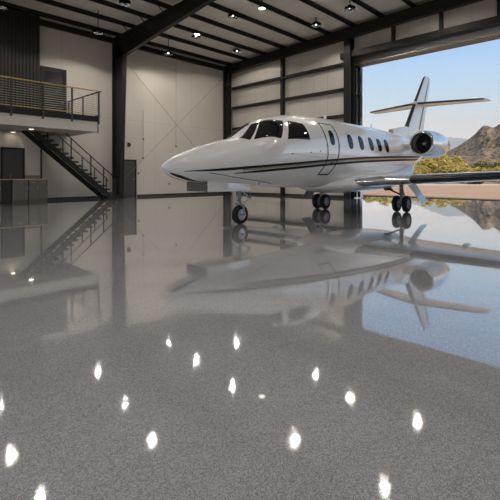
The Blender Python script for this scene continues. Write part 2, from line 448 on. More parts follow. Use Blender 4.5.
# wall fittings
def fitting(name, label, cat, bm, m, **k):
    return tag(obj(name, bm, m, None, **k), label, cat)
al = thing('wall_fixture', 'round black fixture on the back wall above the dark door', 'fixture', (11.78, WY, 2.97))
bm = bmesh.new(); lathe(bm, [(0, .08), (-.04, .08), (-.05, .115), (-.09, .10), (-.11, .05), (-.115, .01)], (11.78, WY, 2.97), 'Y', 24); obj('gong', bm, M['black_plastic'], al, True, 40)
obj('back_box', B((11.7, 11.86, WY-.03, WY, 2.85, 3.1)), M['black_plastic'], al)
for x, z, l in ((12.71, 3.35, 'upper small box on the conduit above the dark door'), (12.68, 2.25, 'lower small box on the conduit beside the dark door'),
                (12.4, 1.36, 'small switch plate right of the dark door handle'), (14.5, .73, 'small socket low on the back wall under the nose tip'), (15.0, 3.05, 'small box under the tall conduit on the back wall')):
    t = thing('junction_box', l, 'box', (x, WY, z))
    obj('body', bevel(B((x-.035, x+.035, WY-.05, WY, z-.045, z+.045)), .008, 2), M['dark_metal'], t)
    obj('cover_plate', B((x-.025, x+.025, WY-.056, WY-.05, z-.035, z+.035)), M['black_plastic'], t)
for x, za, zb, l in ((15.0, 3.15, 8.4, 'tall thin conduit running down the middle of the back wall bay'), (12.7, 2.35, 5.0, 'short thin conduit on the back wall above the dark door side')):
    bm = bmesh.new(); tube(bm, [(x, WY-.025, za), (x, WY-.025, zb)], .016, 8)
    fitting('conduit', l, 'pipe', bm, M['fascia'], smooth=True, angle=40)

# kitchen run under the mezzanine
KY, KZ = 19.95, 1.06
wt = thing('countertop', 'pale thin countertop over the grey base cabinets', 'countertop', (5.5, KY, KZ-.04))
obj('slab', bevel(B((3.9, 7.1, KY-.03, 20.53, KZ-.04, KZ)), .006, 2), M['top'], wt)
obj('backsplash', B((3.9, 6.9, 20.52, 20.545, KZ, KZ+.17)), M['splash'], wt)
def cabinet(xa, xb, ndoor, drawer, label):
    t = thing('base_cabinet', label, 'cabinet', ((xa+xb)/2, KY+.3, 0), 'base cabinets under the mezzanine')
    obj('carcass', B((xa+.005, xb-.005, KY+.02, 20.5, .1, KZ-.045), (xa+.02, xb-.02, KY+.08, 20.5, 0, .1)), M['cab'], t)
    w = (xb-xa)/ndoor; zt = KZ-.06
    for k in range(ndoor):
        a, b = xa+k*w+.008, xa+(k+1)*w-.008
        dz = zt-.19 if drawer else zt
        d = obj('door', bevel(B((a, b, KY, KY+.02, .11, dz-.01)), .003, 1), M['cab'], t)
        obj('handle', B((b-.04, b-.025, KY-.03, KY-.015, dz-.22, dz-.08), (b-.04, b-.025, KY-.015, KY, dz-.22, dz-.20), (b-.04, b-.025, KY-.015, KY, dz-.10, dz-.08)), M['alu'], d)
        if drawer:
            d = obj('drawer', bevel(B((a, b, KY, KY+.02, dz+.005, zt)), .003, 1), M['cab'], t)
            m = (a+b)/2
            obj('handle', B((m-.07, m+.07, KY-.03, KY-.015, dz+.09, dz+.105), (m-.07, m-.055, KY-.015, KY, dz+.09, dz+.105), (m+.055, m+.07, KY-.015, KY, dz+.09, dz+.105)), M['alu'], d)
cabinet(5.58, 6.22, 1, True, 'grey base cabinet with one door, right beside the black under-counter unit')
cabinet(6.24, 7.06, 2, True, 'two-door grey base cabinet at the right end of the counter')
cabinet(4.3, 5.15, 2, True, 'grey base cabinet cut by the picture edge, left of the black under-counter unit')
t = thing('undercounter_unit', 'black under-counter unit set back between the grey base cabinets', 'cabinet', (5.365, KY+.3, 0))
obj('body', B((5.17, 5.56, KY+.12, 20.5, .03, .98)), M['black_plastic'], t)  # black box added to paint the dark of the open gap
obj('door', bevel(B((5.175, 5.555, KY+.08, KY+.12, .08, .97)), .005, 2), M['black_plastic'], t)  # black front sheet of the infill, not a real door
t = thing('faucet', 'small chrome faucet on the pale countertop', 'faucet', (5.6, 20.4, KZ))
bm = bmesh.new(); tube(bm, [(5.6, 20.4, KZ), (5.6, 20.4, KZ+.18), (5.6, 20.36, KZ+.22), (5.6, 20.28, KZ+.22), (5.6, 20.25, KZ+.18)], .014, 8); obj('spout', bm, M['chrome'], t, True)
obj('lever', B((5.615, 5.67, 20.39, 20.41, KZ+.08, KZ+.1)), M['chrome'], t)

# ------------------------------------------------------------------ ceiling lamps
def lamp(x, y, label, dim=False, zl=8.85, near=False):
    """round lamp close under the roof sheet; the bright lens sits up inside a matt black hood"""
    d = CB0*x+CA0*y
    R, L = (.17, .15) if dim else ((.25, .10) if near else (.25, .028))
    ztop = rz(y)+.2
    skirt = .02 if dim else .06 if near else min(.30, max(.08, (R+L)*(zl-1.13)/max(d, 9)))  # depth of the added skirt; deep ones hide the lens from direct sight
    z = zl-skirt if not dim else 8.72
    t = thing('ceiling_lamp', label, 'lamp', (x, y, z), 'lamps under the hangar roof')
    bm = bmesh.new()
    lathe(bm, [(0, R), (skirt, R), (skirt+.05, .12), (skirt+.09, .12), (skirt+.09, .01), (skirt+.06, .01), (skirt+.01, L+.01), (skirt+.005, R-.015), (0, R-.015)], (x, y, z), 'Z', 28, True)
    obj('hood', bm, M['hood_in'], t, True, 35)
    bm = bmesh.new(); lathe(bm, [(skirt-.012, L), (skirt+.004, L)], (x, y, z), 'Z', 28); obj('lens', bm, M['lens_dim'] if dim else M['lens_near'] if near else M['lens'], t)
    if ztop > z+skirt+.1:
        bm = bmesh.new(); tube(bm, [(x, y, z+skirt+.08), (x, y, ztop+.005)], .02, 8); obj('stem', bm, M['steel'], t)
CA0, CB0 = 400/math.hypot(400, 410), 410/math.hypot(400, 410)
NEAR = ((8.56, 13.55), (4.55, 16.45), (12.35, 9.66), (12.51, 6.12), (16.77, 6.78), (4.59, 13.64), (4.71, 18.42))
LAB = 'round black hooded lamp fixed high between the dark roof purlins'
lamp(13.03, 18.99, LAB, zl=8.0)
lamp(8.79, 18.54, LAB, zl=8.0)
lamp(4.71, 18.42, LAB, zl=8.0)
for x, y in ((13.98, 17.76), (17.34, 18.03), (13.41, 14.21), (9.04, 16.48), (8.56, 13.55), (4.55, 16.45), (17.06, 12.01),
             (16.51, 9.76), (12.35, 9.66), (12.51, 6.12), (16.77, 6.78), (4.59, 13.64)):
    lamp(x, y, LAB, near=(x, y) in NEAR)
for x, y in ((8.0, 3.2), (3.5, 3.2), (-1.0, 8.5), (-1.0, 14.0), (-2.5, 1.5), (4.0, -3.5), (12.0, -1.5), (17, .8), (16.3, -5.0), (9.0, -6.5), (-3.5, -5.5), (12.5, -10), (3.5, -10), (-5.5, 5.5)):  # unseen lamps out of frame, added to carry the light further
    lamp(x, y, LAB, near=True)
lamp(13.57, 12.49, 'shallow bright lamp on the roof, its glow in plain sight above the cockpit', True)
lamp(13.63, 17.23, 'shallow bright lamp on the roof, its glow in plain sight right of the big rafter', True)

# ------------------------------------------------------------------ business jet
AY = 7.17
SEC = [(4.76, 1.37, 1.35, .01), (4.82, 1.44, 1.27, .09), (4.93, 1.51, 1.20, .17), (5.10, 1.60, 1.13, .28), (5.34, 1.69, 1.07, .40), (5.62, 1.79, 1.03, .50),
       (6.2, 1.97, .98, .65), (6.84, 2.13, .95, .78), (7.1, 2.30, .94, .82), (7.4, 2.50, .93, .86), (7.8, 2.67, .90, .90), (8.31, 2.79, .88, .94), (8.94, 2.87, .86, .965),
       (9.88, 2.91, .84, .97), (10.5, 2.91, .82, .97), (11.8, 2.90, .80, .97), (13.0, 2.88, .82, .97), (13.9, 2.86, .95, .95), (15.1, 2.81, 1.25, .85), (16.4, 2.71, 1.65, .65),
       (17.4, 2.6, 2.0, .42), (18.4, 2.5, 2.25, .18), (18.75, 2.43, 2.37, .03)]
SX = [s[0] for s in SEC]
ZT, ZB, SW = (pchip(SX, [s[k] for s in SEC]) for k in (1, 2, 3))
NE = 2.15
def surf(x, th, off=0, side=1):
    """point on the hull: th from -90 (belly) to 90 deg (crown), side 1 = the side towards -Y"""
    zc, h, w = (ZT(x)+ZB(x))/2, (ZT(x)-ZB(x))/2, SW(x)
    c, s = math.cos(th), math.sin(th)
    cc = abs(c)**(2/NE)*(1 if c >= 0 else -1); ss = abs(s)**(2/NE)*(1 if s >= 0 else -1)
    p = Vector((x, AY-side*w*cc, zc+h*ss))
    if off:
        e = 1e-3
        a = surf(x+e, th)-surf(x-e, th); b = surf(x, min(th+e, 1.57))-surf(x, th-e)
        nrm = a.cross(b).normalized()
        if nrm.dot(surf(x, th)-Vector((x, AY, zc))) < 0: nrm = -nrm
        nrm.y *= side if side == 1 else -1
        p += nrm*off
    return p
def th_of(x, z):
    zc, h = (ZT(x)+ZB(x))/2, (ZT(x)-ZB(x))/2
    q = max(-1, min(1, (z-zc)/h)); s = abs(q)**(NE/2)
    return math.asin(min(1, s))*(1 if q >= 0 else -1)

jet = thing('business_jet', 'white twin-engine business jet with dark stripes parked on the hangar floor', 'airplane', (9.5, AY, 0))
bm = bmesh.new(); rings = []; NR = 64
xs = []
for i in range(len(SX)-1):
    n = 4 if SX[i+1]-SX[i] > .2 else 3
    xs += [SX[i]+(SX[i+1]-SX[i])*k/n for k in range(n)]
xs.append(SX[-1])
for x in xs:
    ring = []
    for k in range(NR):
        a = 2*PI*k/NR
        th = a if a <= PI else a-2*PI
        side = 1 if abs(th) <= PI/2 else -1
        t = th if side == 1 else (PI-th if th > 0 else -PI-th)
        ring.append(bm.verts.new(surf(x, t, 0, side)))
    rings.append(ring)
for i in range(len(rings)-1):
    for k in range(NR):
        l = (k+1) % NR; bm.faces.new((rings[i][k], rings[i][l], rings[i+1][l], rings[i+1][k]))
bm.faces.new(rings[0]); bm.faces.new(rings[-1])
fus = obj('fuselage', bm, M['white'], jet, True)

def strip(line, wid, off=.004, side=1, n=80):
    """ribbon of paint or seam along points (x, z or ('t', th)) on the hull, closed when line is a loop"""
    bm = bmesh.new(); P = [(x, th_of(x, z)) for x, z in line]
    L = []
    for i in range(len(P)-1):
        m = max(1, int(n/(len(P)-1)))
        L += [(P[i][0]+(P[i+1][0]-P[i][0])*k/m, P[i][1]+(P[i+1][1]-P[i][1])*k/m) for k in range(m)]
    L.append(P[-1])
    closed = line[0] == line[-1]
    if closed: L = L[:-1]
    Q = [surf(x, t, off, side) for x, t in L]; Nn = [surf(x, t, off+.02, side)-q for (x, t), q in zip(L, Q)]
    rows = []
    for i, q in enumerate(Q):
        a, b = (Q[i-1], Q[(i+1) % len(Q)]) if closed else (Q[max(0, i-1)], Q[min(len(Q)-1, i+1)])
        d = (b-a).normalized(); w = Nn[i].normalized().cross(d).normalized()
        f = wid if not callable(wid) else wid(i/(len(Q)-1))
        e = Nn[i].normalized()*.012
        rows.append([bm.verts.new(q-w*f/2-e), bm.verts.new(q-w*f/2), bm.verts.new(q+w*f/2), bm.verts.new(q+w*f/2-e)])
    for i in range(len(rows) if closed else len(rows)-1):
        a, b = rows[i], rows[(i+1) % len(rows)]
        for k in range(3): bm.faces.new((a[k], a[k+1], b[k+1], b[k]))
    return bm
def patch(corners, off=.006, side=1, n=12, rnd=True):
    """pane lying on the hull; corners (x, z) in order round"""
    bm = bmesh.new(); c = [(x, th_of(x, z)) for x, z in corners]; g = []
    for i in range(n+1):
        row = []
        for j in range(n+1):
            u, v = i/n, j/n
            if rnd:   # pull the corners in a little
                pu, pv = 2*u-1, 2*v-1
                k = 1-.05*(pu*pu*pv*pv)**2
                u, v = (pu*k+1)/2, (pv*k+1)/2
            x = (c[0][0]*(1-u)+c[1][0]*u)*(1-v)+(c[3][0]*(1-u)+c[2][0]*u)*v
            t = (c[0][1]*(1-u)+c[1][1]*u)*(1-v)+(c[3][1]*(1-u)+c[2][1]*u)*v
            o = -.012 if i in (0, n) or j in (0, n) else off
            row.append(bm.verts.new(surf(x, t, o, side)))
        g.append(row)
    for i in range(n):
        for j in range(n): bm.faces.new((g[i][j], g[i+1][j], g[i+1][j+1], g[i][j+1]))
    return bm
def oval(x0, z0, a, b, off=.008, side=1, p=2.6, m=28):
    bm = bmesh.new(); t0 = th_of(x0, z0); h = (ZT(x0)-ZB(x0))/2; rows = []
    for r, o in ((1.0, -.012), (.985, off*.7), (.93, off), (.6, off), (.3, off)):
        ring = []
        for k in range(m):
            c, s = math.cos(2*PI*k/m), math.sin(2*PI*k/m)
            ring.append(bm.verts.new(surf(x0+a*r*abs(c)**(2/p)*(1 if c > 0 else -1), t0+b/h*r*abs(s)**(2/p)*(1 if s > 0 else -1), o, side)))
        rows.append(ring)
    for i in range(len(rows)-1):
        for k in range(m): bm.faces.new((rows[i][k], rows[i][(k+1) % m], rows[i+1][(k+1) % m], rows[i+1][k]))
    bm.faces.new(rows[-1]); return bm

STR = pchip([5.1, 5.63, 6.1, 6.61, 7.37, 8.23, 9.5, 10.25, 11.68, 13.84, 15.6, 16.6], [1.27, 1.295, 1.325, 1.37, 1.43, 1.50, 1.605, 1.66, 1.75, 1.85, 1.92, 1.98])
sx = [5.12+(16.4-5.12)*k/60 for k in range(61)]
for side in (1, -1):
    obj('stripe', strip([(x, STR(x)) for x in sx], lambda u: .010+.05*min(1, u*14), side=side, n=120), M['stripe'], jet, True, 30)
    obj('stripe', strip([(x, STR(x)-.05) for x in sx if x > 6.3], .035, side=side, n=120), M['gold'], jet, True, 30)  # reflected tan between the dark stripes, painted on as a ribbon
    obj('stripe', strip([(x, STR(x)-.11) for x in sx if x > 6.1], lambda u: .014+.052*min(1, u*14), side=side, n=120), M['stripe'], jet, True, 30)
    obj('panel_seam', strip([(5.63, 1.24), (6.19, 1.165), (6.82, 1.085), (7.67, .985)], .012, side=side), M['stripe'], jet)
    obj('chin_stripe', strip([(4.9, 1.235), (5.1, 1.16), (5.3, 1.10), (5.5, 1.065), (5.8, 1.02)], lambda u: .025+.075*math.sin(PI*min(1, u*1.2+.05)), side=side), M['stripe'], jet)  # dark band along the underside of the nose, narrowing to both ends
    obj('windshield', patch([(6.66, 2.05), (6.81, 1.985), (7.51, 2.54), (7.40, 2.5)], side=side, rnd=False), M['glass'], jet, True, 40)
    obj('windshield', patch([(6.83, 1.985), (7.60, 2.015), (8.03, 2.59), (7.53, 2.56)], side=side), M['glass'], jet, True, 40)
    obj('side_window', patch([(7.70, 2.02), (8.68, 2.075), (8.60, 2.55), (8.10, 2.60)], side=side), M['glass'], jet, True, 40)
    for x in (10.58, 11.2, 11.82, 12.36, 12.88):
        obj('cabin_window', oval(x, 2.19, .135, .225, side=side), M['glass'], jet, True, 40)
# cabin door on the near side
DL = [(9.17, 1.22), (9.64, 1.22), (9.8, 1.46), (9.9, 1.76), (9.92, 2.02), (9.92, 2.3), (9.9, 2.62), (9.3, 2.62), (9.3, 2.36), (9.34, 2.06), (9.37, 1.74), (9.31, 1.47), (9.17, 1.22)]
cd = obj('cabin_door', patch([(9.2, 1.25), (9.63, 1.25), (9.88, 2.6), (9.33, 2.6)], off=.003, n=16, rnd=False), M['white'], jet, True, 40)
bm = bmesh.new()
obj('door_seam', strip(DL, .032, .008), M['stripe'], cd)
obj('door_window', oval(9.62, 2.24, .12, .225, off=.012), M['glass'], cd, True, 40)
obj('door_handle', patch([(9.52, 1.46), (9.68, 1.46), (9.7, 1.56), (9.54, 1.56)], off=.03, n=5), M['boot'], cd, True, 40)
# blade antennas and probes
def blade(x, y, z, h, l):
    bm = bmesh.new()
    hexa(bm, [(x, y-.012, z), (x+l, y-.012, z), (x+l, y+.012, z), (x, y+.012, z)], [(x+l*.6, y-.006, z+h), (x+l*1.2, y-.006, z+h), (x+l*1.2, y+.006, z+h), (x+l*.6, y+.006, z+h)])
    return bm
obj('blade_antenna', blade(10.55, AY, 2.88, .17, .15), M['white'], jet)
obj('blade_antenna', blade(13.5, AY, 2.86, .22, .14), M['white'], jet)
bm = bmesh.new(); p = surf(7.25, -1.1); tube(bm, [p, p+Vector((.02, -.05, -.09)), p+Vector((-.1, -.06, -.11))], [.03, .022, .01], 8); obj('pitot_probe', bm, M['white_plastic'], jet, True)
for x, z in ((8.6, 1.78), (7.9, 1.72), (9.0, 1.83)):
    bm = bmesh.new(); p = surf(x, th_of(x, z)); tube(bm, [p+Vector((0, .01, 0)), p-Vector((0, .03, 0))], .012, 8); obj('static_port', bm, M['boot'], jet)

# wings
def airfoil(n=20):
    pts = []
    for k in range(n+1):
        x = .5*(1-math.cos(PI*k/n)); t = 5*(.2969*math.sqrt(x)-.126*x-.3516*x*x+.2843*x**3-.1036*x**4); pts.append((x, t))
    up = [(x, t*1.1) for x, t in pts]; lo = [(x, -t*.9) for x, t in pts]
    return up[::-1]+lo[1:-1]
AF = airfoil()
def loft_wing(stations, vertical=False, frac=1.0, grow=0):
    """stations: (span pos, x leading edge, chord, height centre, thickness ratio)"""
    bm = bmesh.new(); rings = []
    af = AF if frac >= 1 else [(x, t) for x, t in AF if x <= frac]
    for s, xle, ch, zc, tr in stations:
        ring = []
        for x, t in af:
            X = xle-grow+x*(ch+grow); T = t*tr*ch+(grow if t > 0 else -grow if t < 0 else 0)
            ring.append(bm.verts.new((X, zc+T, s) if vertical else (X, s, zc+T)))
        rings.append(ring)
    m = len(af)
    for i in range(len(rings)-1):
        for k in range(m if frac >= 1 else m):
            l = (k+1) % m; bm.faces.new((rings[i][k], rings[i][l], rings[i+1][l], rings[i+1][k]))
    bm.faces.new(rings[0]); bm.faces.new(rings[-1]); return bm
def sp(y, side): return AY-side*(AY-y)
for side in (1, -1):
    ST = []
    for y in (6.9, 6.25, 5.6, 4.88, 3.6, 2.2, .8, -.45, -.68, -.78):
        u = 6.2-y; ch = 3.3-.26*u
        if y == 6.25: ch = 3.5
        xle = 11.0+.35*u-(.17*max(0, y-4.88)); ch += .17*max(0, y-4.88)
        tr = .10 if y > 4 else .105
        if y < -.5: xle += .12 if y > -.7 else .4; ch -= .2 if y > -.7 else .7; tr *= .7 if y > -.7 else .4
        ST.append((sp(y, side), xle, ch, 1.0+.053*u, tr))
    w = obj('wing', loft_wing(ST), M['white'], jet, True, 40)
    bs = [s for s in ST[3:8]]
    obj('deicing_boot', loft_wing(bs, frac=.12, grow=.005), M['boot'], w, True, 40)
    obj('leading_edge_cuff', loft_wing(ST[1:4], frac=.10, grow=.004), M['chrome'], w, True, 40)
    bm = bmesh.new(); lathe(bm, [(-.05, .02), (-.03, .06), (.05, .065), (.15, .03)], (11.1+.02, sp(6.02, side), 1.02), 'X', 12); obj('landing_light', bm, M['glass'], w, True)
    bm = bmesh.new(); tube(bm, [(13.4, sp(-.72, side), 1.37), (13.9, sp(-.76, side), 1.37)], .035, 8); obj('tip_light', bm, M['white_plastic'], w, True)
    # flap track fairings
    for y in (4.2, 2.0):
        u = 6.2-y; xt = 11+.35*u+3.3-.26*u
        bm = bmesh.new(); tube(bm, [(xt-.7, sp(y, side), 1.0+.053*u-.07), (xt-.4, sp(y, side), 1.0+.053*u-.1), (xt-.05, sp(y, side), 1.0+.053*u-.07), (xt+.2, sp(y, side), 1.0+.053*u-.02)], [.02, .05, .05, .012], 10); obj('flap_fairing', bm, M['white'], w, True)

# wing root / belly fairing
bm = bmesh.new(); rings = []
FP = [(9.9, .02, .05, .90), (10.3, .82, .16, .91), (10.8, 1.0, .27, .93), (11.6, 1.08, .31, .97), (12.8, 1.10, .32, 1.0), (13.8, 1.07, .33, 1.07), (14.6, 1.0, .31, 1.2), (15.4, .82, .22, 1.42), (16.0, .5, .13, 1.6), (16.4, .15, .04, 1.72)]
fw, fh, fz = (pchip([f[0] for f in FP], [f[k] for f in FP]) for k in (1, 2, 3))
for i in range(41):
    x = 9.9+(16.4-9.9)*i/40; ring = []
    for k in range(40):
        a = 2*PI*k/40; c, s = math.cos(a), math.sin(a)
        ring.append(bm.verts.new((x, AY+fw(x)*abs(c)**.8*(1 if c > 0 else -1), fz(x)+fh(x)*abs(s)**.8*(1 if s > 0 else -1))))
    rings.append(ring)
for i in range(40):
    for k in range(40): bm.faces.new((rings[i][k], rings[i][(k+1) % 40], rings[i+1][(k+1) % 40], rings[i+1][k]))
bm.faces.new(rings[0]); bm.faces.new(rings[-1])
obj('belly_fairing', bm, M['white'], jet, True)

# engines on the rear fuselage
for side in (1, -1):
    ey, ez, ex = sp(5.52, side), 2.29, 13.88
    bm = bmesh.new()
    lathe(bm, [(.05, .405), (.2, .44), (.6, .475), (1.1, .475), (1.5, .43), (1.85, .33), (2.08, .24), (2.08, .21), (1.8, .22), (.5, .33), (.07, .34)], (ex, ey, ez), 'X', 48, True)
    en = obj('engine_nacelle', bm, M['pearl'], jet, True, 50)
    bm = bmesh.new(); lathe(bm, [(.12, .421), (.05, .408), (.012, .39), (0, .372), (.012, .352), (.06, .338), (.14, .332), (.14, .3365), (.075, .35), (.07, .40), (.11, .415)], (ex, ey, ez), 'X', 48, True); obj('inlet_lip', bm, M['chrome'], en, True, 50)
    bm = bmesh.new()
    lathe(bm, [(.47, .335), (.50, .335)], (ex, ey, ez), 'X', 36); obj('fan_disc', bm, M['boot'], en)
    bm = bmesh.new()
    for k in range(22):
        a = 2*PI*k/22; d = Vector((0, math.cos(a), math.sin(a))); tg = Vector((0, -math.sin(a), math.cos(a)))
        o = Vector((ex, ey, ez))
        hexa(bm, [o+d*.07+tg*-.01+Vector((.36, 0, 0)), o+d*.07+tg*.0+Vector((.36, 0, 0)), o+d*.325+tg*.0+Vector((.36, 0, 0)), o+d*.325+tg*-.02+Vector((.36, 0, 0))],
             [o+d*.07+tg*.03+Vector((.46, 0, 0)), o+d*.07+tg*.04+Vector((.46, 0, 0)), o+d*.325+tg*.06+Vector((.46, 0, 0)), o+d*.325+tg*.04+Vector((.46, 0, 0))])
    obj('fan_blades', bm, M['fan'], en)
    bm = bmesh.new(); lathe(bm, [(.22, .005), (.25, .035), (.32, .07), (.40, .09), (.47, .095)], (ex, ey, ez), 'X', 24); obj('spinner', bm, M['alu'], en, True)
    bm = bmesh.new(); lathe(bm, [(2.06, .21), (2.16, .19), (2.16, .17), (2.0, .18)], (ex, ey, ez), 'X', 32, True); obj('exhaust_nozzle', bm, M['alu'], en, True, 40)
    # pylon, an airfoil-shaped bridge to the hull
    bm = bmesh.new(); rings = []
    for y in (sp(5.9, side), sp(6.5, side)):
        rings.append([bm.verts.new((14.25+x*1.9, y, ez+.02+t*.16*1.5)) for x, t in AF])
    m = len(AF)
    for k in range(m): bm.faces.new((rings[0][k], rings[0][(k+1) % m], rings[1][(k+1) % m], rings[1][k]))
    bm.faces.new(rings[0]); bm.faces.new(rings[1])
    obj('engine_pylon', bm, M['white'], jet, True, 40)

# tail
fin = obj('vertical_fin', loft_wing([(2.45, 15.95, 2.35, AY, .10), (3.1, 16.35, 1.95, AY, .10), (4.2, 17.22, 1.42, AY, .10), (5.45, 18.24, .88, AY, .10), (5.6, 18.38, .72, AY, .09), (5.66, 18.46, .6, AY, .05)], True), M['white'], jet, True, 40)
obj('deicing_boot', loft_wing([(3.15, 16.39, 1.93, AY, .10), (4.2, 17.22, 1.42, AY, .10), (5.45, 18.24, .88, AY, .10), (5.58, 18.37, .74, AY, .09)], True, .10, .006), M['boot'], fin, True, 40)
rd = B((0, .012, 0, 0, 0, 0)); rd.free()
bm = bmesh.new()
for z0, x0, z1, x1 in ((3.2, 17.72, 5.5, 18.86),):
    hexa(bm, [(x0, AY-.075, z0), (x0+.016, AY-.075, z0), (x0+.016, AY+.075, z0), (x0, AY+.075, z0)], [(x1, AY-.036, z1), (x1+.016, AY-.036, z1), (x1+.016, AY+.036, z1), (x1, AY+.036, z1)])
obj('rudder_seam', bm, M['stripe'], fin)
# dorsal fin with a blunt front
bm = bmesh.new()
hexa(bm, [(15.15, AY-.11, 2.72), (16.7, AY-.12, 2.62), (16.7, AY+.12, 2.62), (15.15, AY+.11, 2.72)], [(15.25, AY-.08, 3.03), (16.7, AY-.06, 3.26), (16.7, AY+.06, 3.26), (15.25, AY+.08, 3.03)])
bevel(bm, .03, 2)
df = obj('dorsal_fin', bm, M['white'], jet, True, 40)
obj('air_scoop', B((15.12, 15.2, AY-.075, AY+.075, 2.85, 2.99)), M['grey_paint'], df)
for side in (1, -1):
    ST = []
    for y, xl, ch, tr in ((7.15, 17.42, 1.25, .09), (6.6, 17.55, 1.15, .09), (5.25, 17.96, .9, .09), (4.72, 18.12, .8, .08), (4.62, 18.26, .6, .05)):
        ST.append((sp(y, side), xl, ch, 4.29-.01*(7.17-y), tr))
    hs = obj('horizontal_stabilizer', loft_wing(ST), M['white'], jet, True, 40)
    obj('deicing_boot', loft_wing(ST[0:4], frac=.13, grow=.006), M['boot'], hs, True, 40)
bm = bmesh.new(); lathe(bm, [(0, .01), (.12, .08), (.5, .11), (1.0, .10), (1.5, .02)], (17.2, AY, 4.29), 'X', 16); obj('tail_bullet', bm, M['white'], jet, True)

# landing gear
def wheel(parent, x, y, r, w, side):
    bm = bmesh.new()
    lathe(bm, [(-w/2, r*.58), (-w/2, r*.80), (-w*.38, r*.95), (-w*.15, r), (w*.15, r), (w*.38, r*.95), (w/2, r*.80), (w/2, r*.58)], (x, y, r), 'Y', 36, True)
    obj('tyre', bm, M['rubber'], parent, True, 50)
    bm = bmesh.new()
    lathe(bm, [(-w*.42, r*.2), (-w*.3, r*.5), (-w*.45, r*.585), (w*.45, r*.585), (w*.3, r*.5), (w*.42, r*.2)], (x, y, r), 'Y', 28)
    for k in range(8):
        a = 2*PI*k/8
        tube(bm, [(x+.38*r*math.cos(a), y-w*.5, r+.38*r*math.sin(a)), (x+.38*r*math.cos(a), y+w*.5, r+.38*r*math.sin(a))], r*.045, 6)
    obj('wheel_hub', bm, M['alu'] if r < .25 else M['grey_paint'], parent, True, 40)
# nose gear
gx, gy, r = 7.0, 7.17, .235
bm = bmesh.new()
tube(bm, [(gx-.03, gy, 1.1), (gx-.02, gy, .62)], .055, 12); tube(bm, [(gx-.02, gy, .64), (gx, gy, .46)], .035, 10)
tube(bm, [(gx, gy-.13, .46), (gx, gy+.13, .46)], .03, 8)
for s in (-1, 1): tube(bm, [(gx, gy+.13*s, .46), (gx, gy+.13*s, .235)], .024, 8)
tube(bm, [(gx, gy-.14, .235), (gx, gy+.14, .235)], .026, 8)
ng = obj('nose_landing_gear', bm, M['grey_paint'], jet, True, 40)
wheel(ng, gx, gy, r, .15, 1)
bm = bmesh.new(); tube(bm, [(gx+.32, gy-.05, .95), (gx+.30, gy-.05, .62), (gx+.02, gy-.05, .52)], .016, 8); tube(bm, [(gx+.3, gy-.05, .62), (gx, gy-.05, .82)], .016, 8); tube(bm, [(gx+.14, gy+.05, .95), (gx+.2, gy+.05, .72), (gx+.02, gy+.05, .6)], .014, 8); obj('drag_brace', bm, M['alu'], ng, True)
bm = bmesh.new(); tube(bm, [(gx-.03, gy-.02, .6), (gx-.2, gy-.1, .56), (gx-.26, gy-.14, .53)], [.02, .02, .03], 8); obj('taxi_light', bm, M['chrome'], ng, True)
for s in (-1, 1):
    y = AY+s*.30
    obj('gear_door', bevel(B((5.74, 7.06, y-.014, y+.014, .82, 1.06)), .006, 2), M['white'], jet, True, 30)
obj('gear_door', bevel(B((5.70, 5.73, AY-.28, AY+.42, .83, 1.05)), .006, 2), M['cab'], jet, True, 30)
# main gear
for side, gx in ((1, 13.12), (-1, 12.4)):
    gy = sp(5.84, side); r = .27
    bm = bmesh.new()
    tube(bm, [(gx-.02, gy, 1.0), (gx-.02, gy, .55)], .062, 12); tube(bm, [(gx-.02, gy, .56), (gx, gy, .27)], .045, 12)
    tube(bm, [(gx, gy-.26, .27), (gx, gy+.26, .27)], .035, 10)
    g = obj('main_landing_gear', bm, M['grey_paint'], jet, True, 40)
    for s in (-1, 1): wheel(g, gx, gy+s*.165, r, .15, s)
    bm = bmesh.new(); tube(bm, [(gx-.1, gy+side*.75, .90), (gx-.02, gy+side*.05, .58)], .026, 8); obj('side_brace', bm, M['steel'], g, True)
    bm = bmesh.new(); tube(bm, [(gx+.06, gy, .78), (gx+.2, gy, .56), (gx+.05, gy, .34)], .022, 8); obj('torque_link', bm, M['alu'], g, True)
    # outboard door hanging open and slanting away from the strut
    bm = bmesh.new(); a, b = gy-side*.24, gy-side*.70
    hexa(bm, [(gx-.22, b, .36), (gx+.30, b, .36), (gx+.30, b-side*.02, .36), (gx-.22, b-side*.02, .36)], [(gx-.22, a, .98), (gx+.42, a, .98), (gx+.42, a-side*.02, .98), (gx-.22, a-side*.02, .98)])
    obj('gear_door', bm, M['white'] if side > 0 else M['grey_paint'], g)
    bm = bmesh.new(); a, b = gy+side*.42, gy+side*.62
    hexa(bm, [(gx-.3, a, .70), (gx+.3, a, .70), (gx+.3, a+side*.02, .70), (gx-.3, a+side*.02, .70)], [(gx-.3, b, .95), (gx+.3, b, .95), (gx+.3, b+side*.02, .95), (gx-.3, b+side*.02, .95)])
    obj('gear_door', bm, M['dark_metal'], g)

# ------------------------------------------------------------------ outdoors
f_, n_ = 410.0, math.hypot(400, 410)
CA, CB = 400/n_, 410/n_
def cam(r, d, z=0): return (CA*r+CB*d, -CB*r+CA*d, z)       # metres right of / ahead of the viewpoint

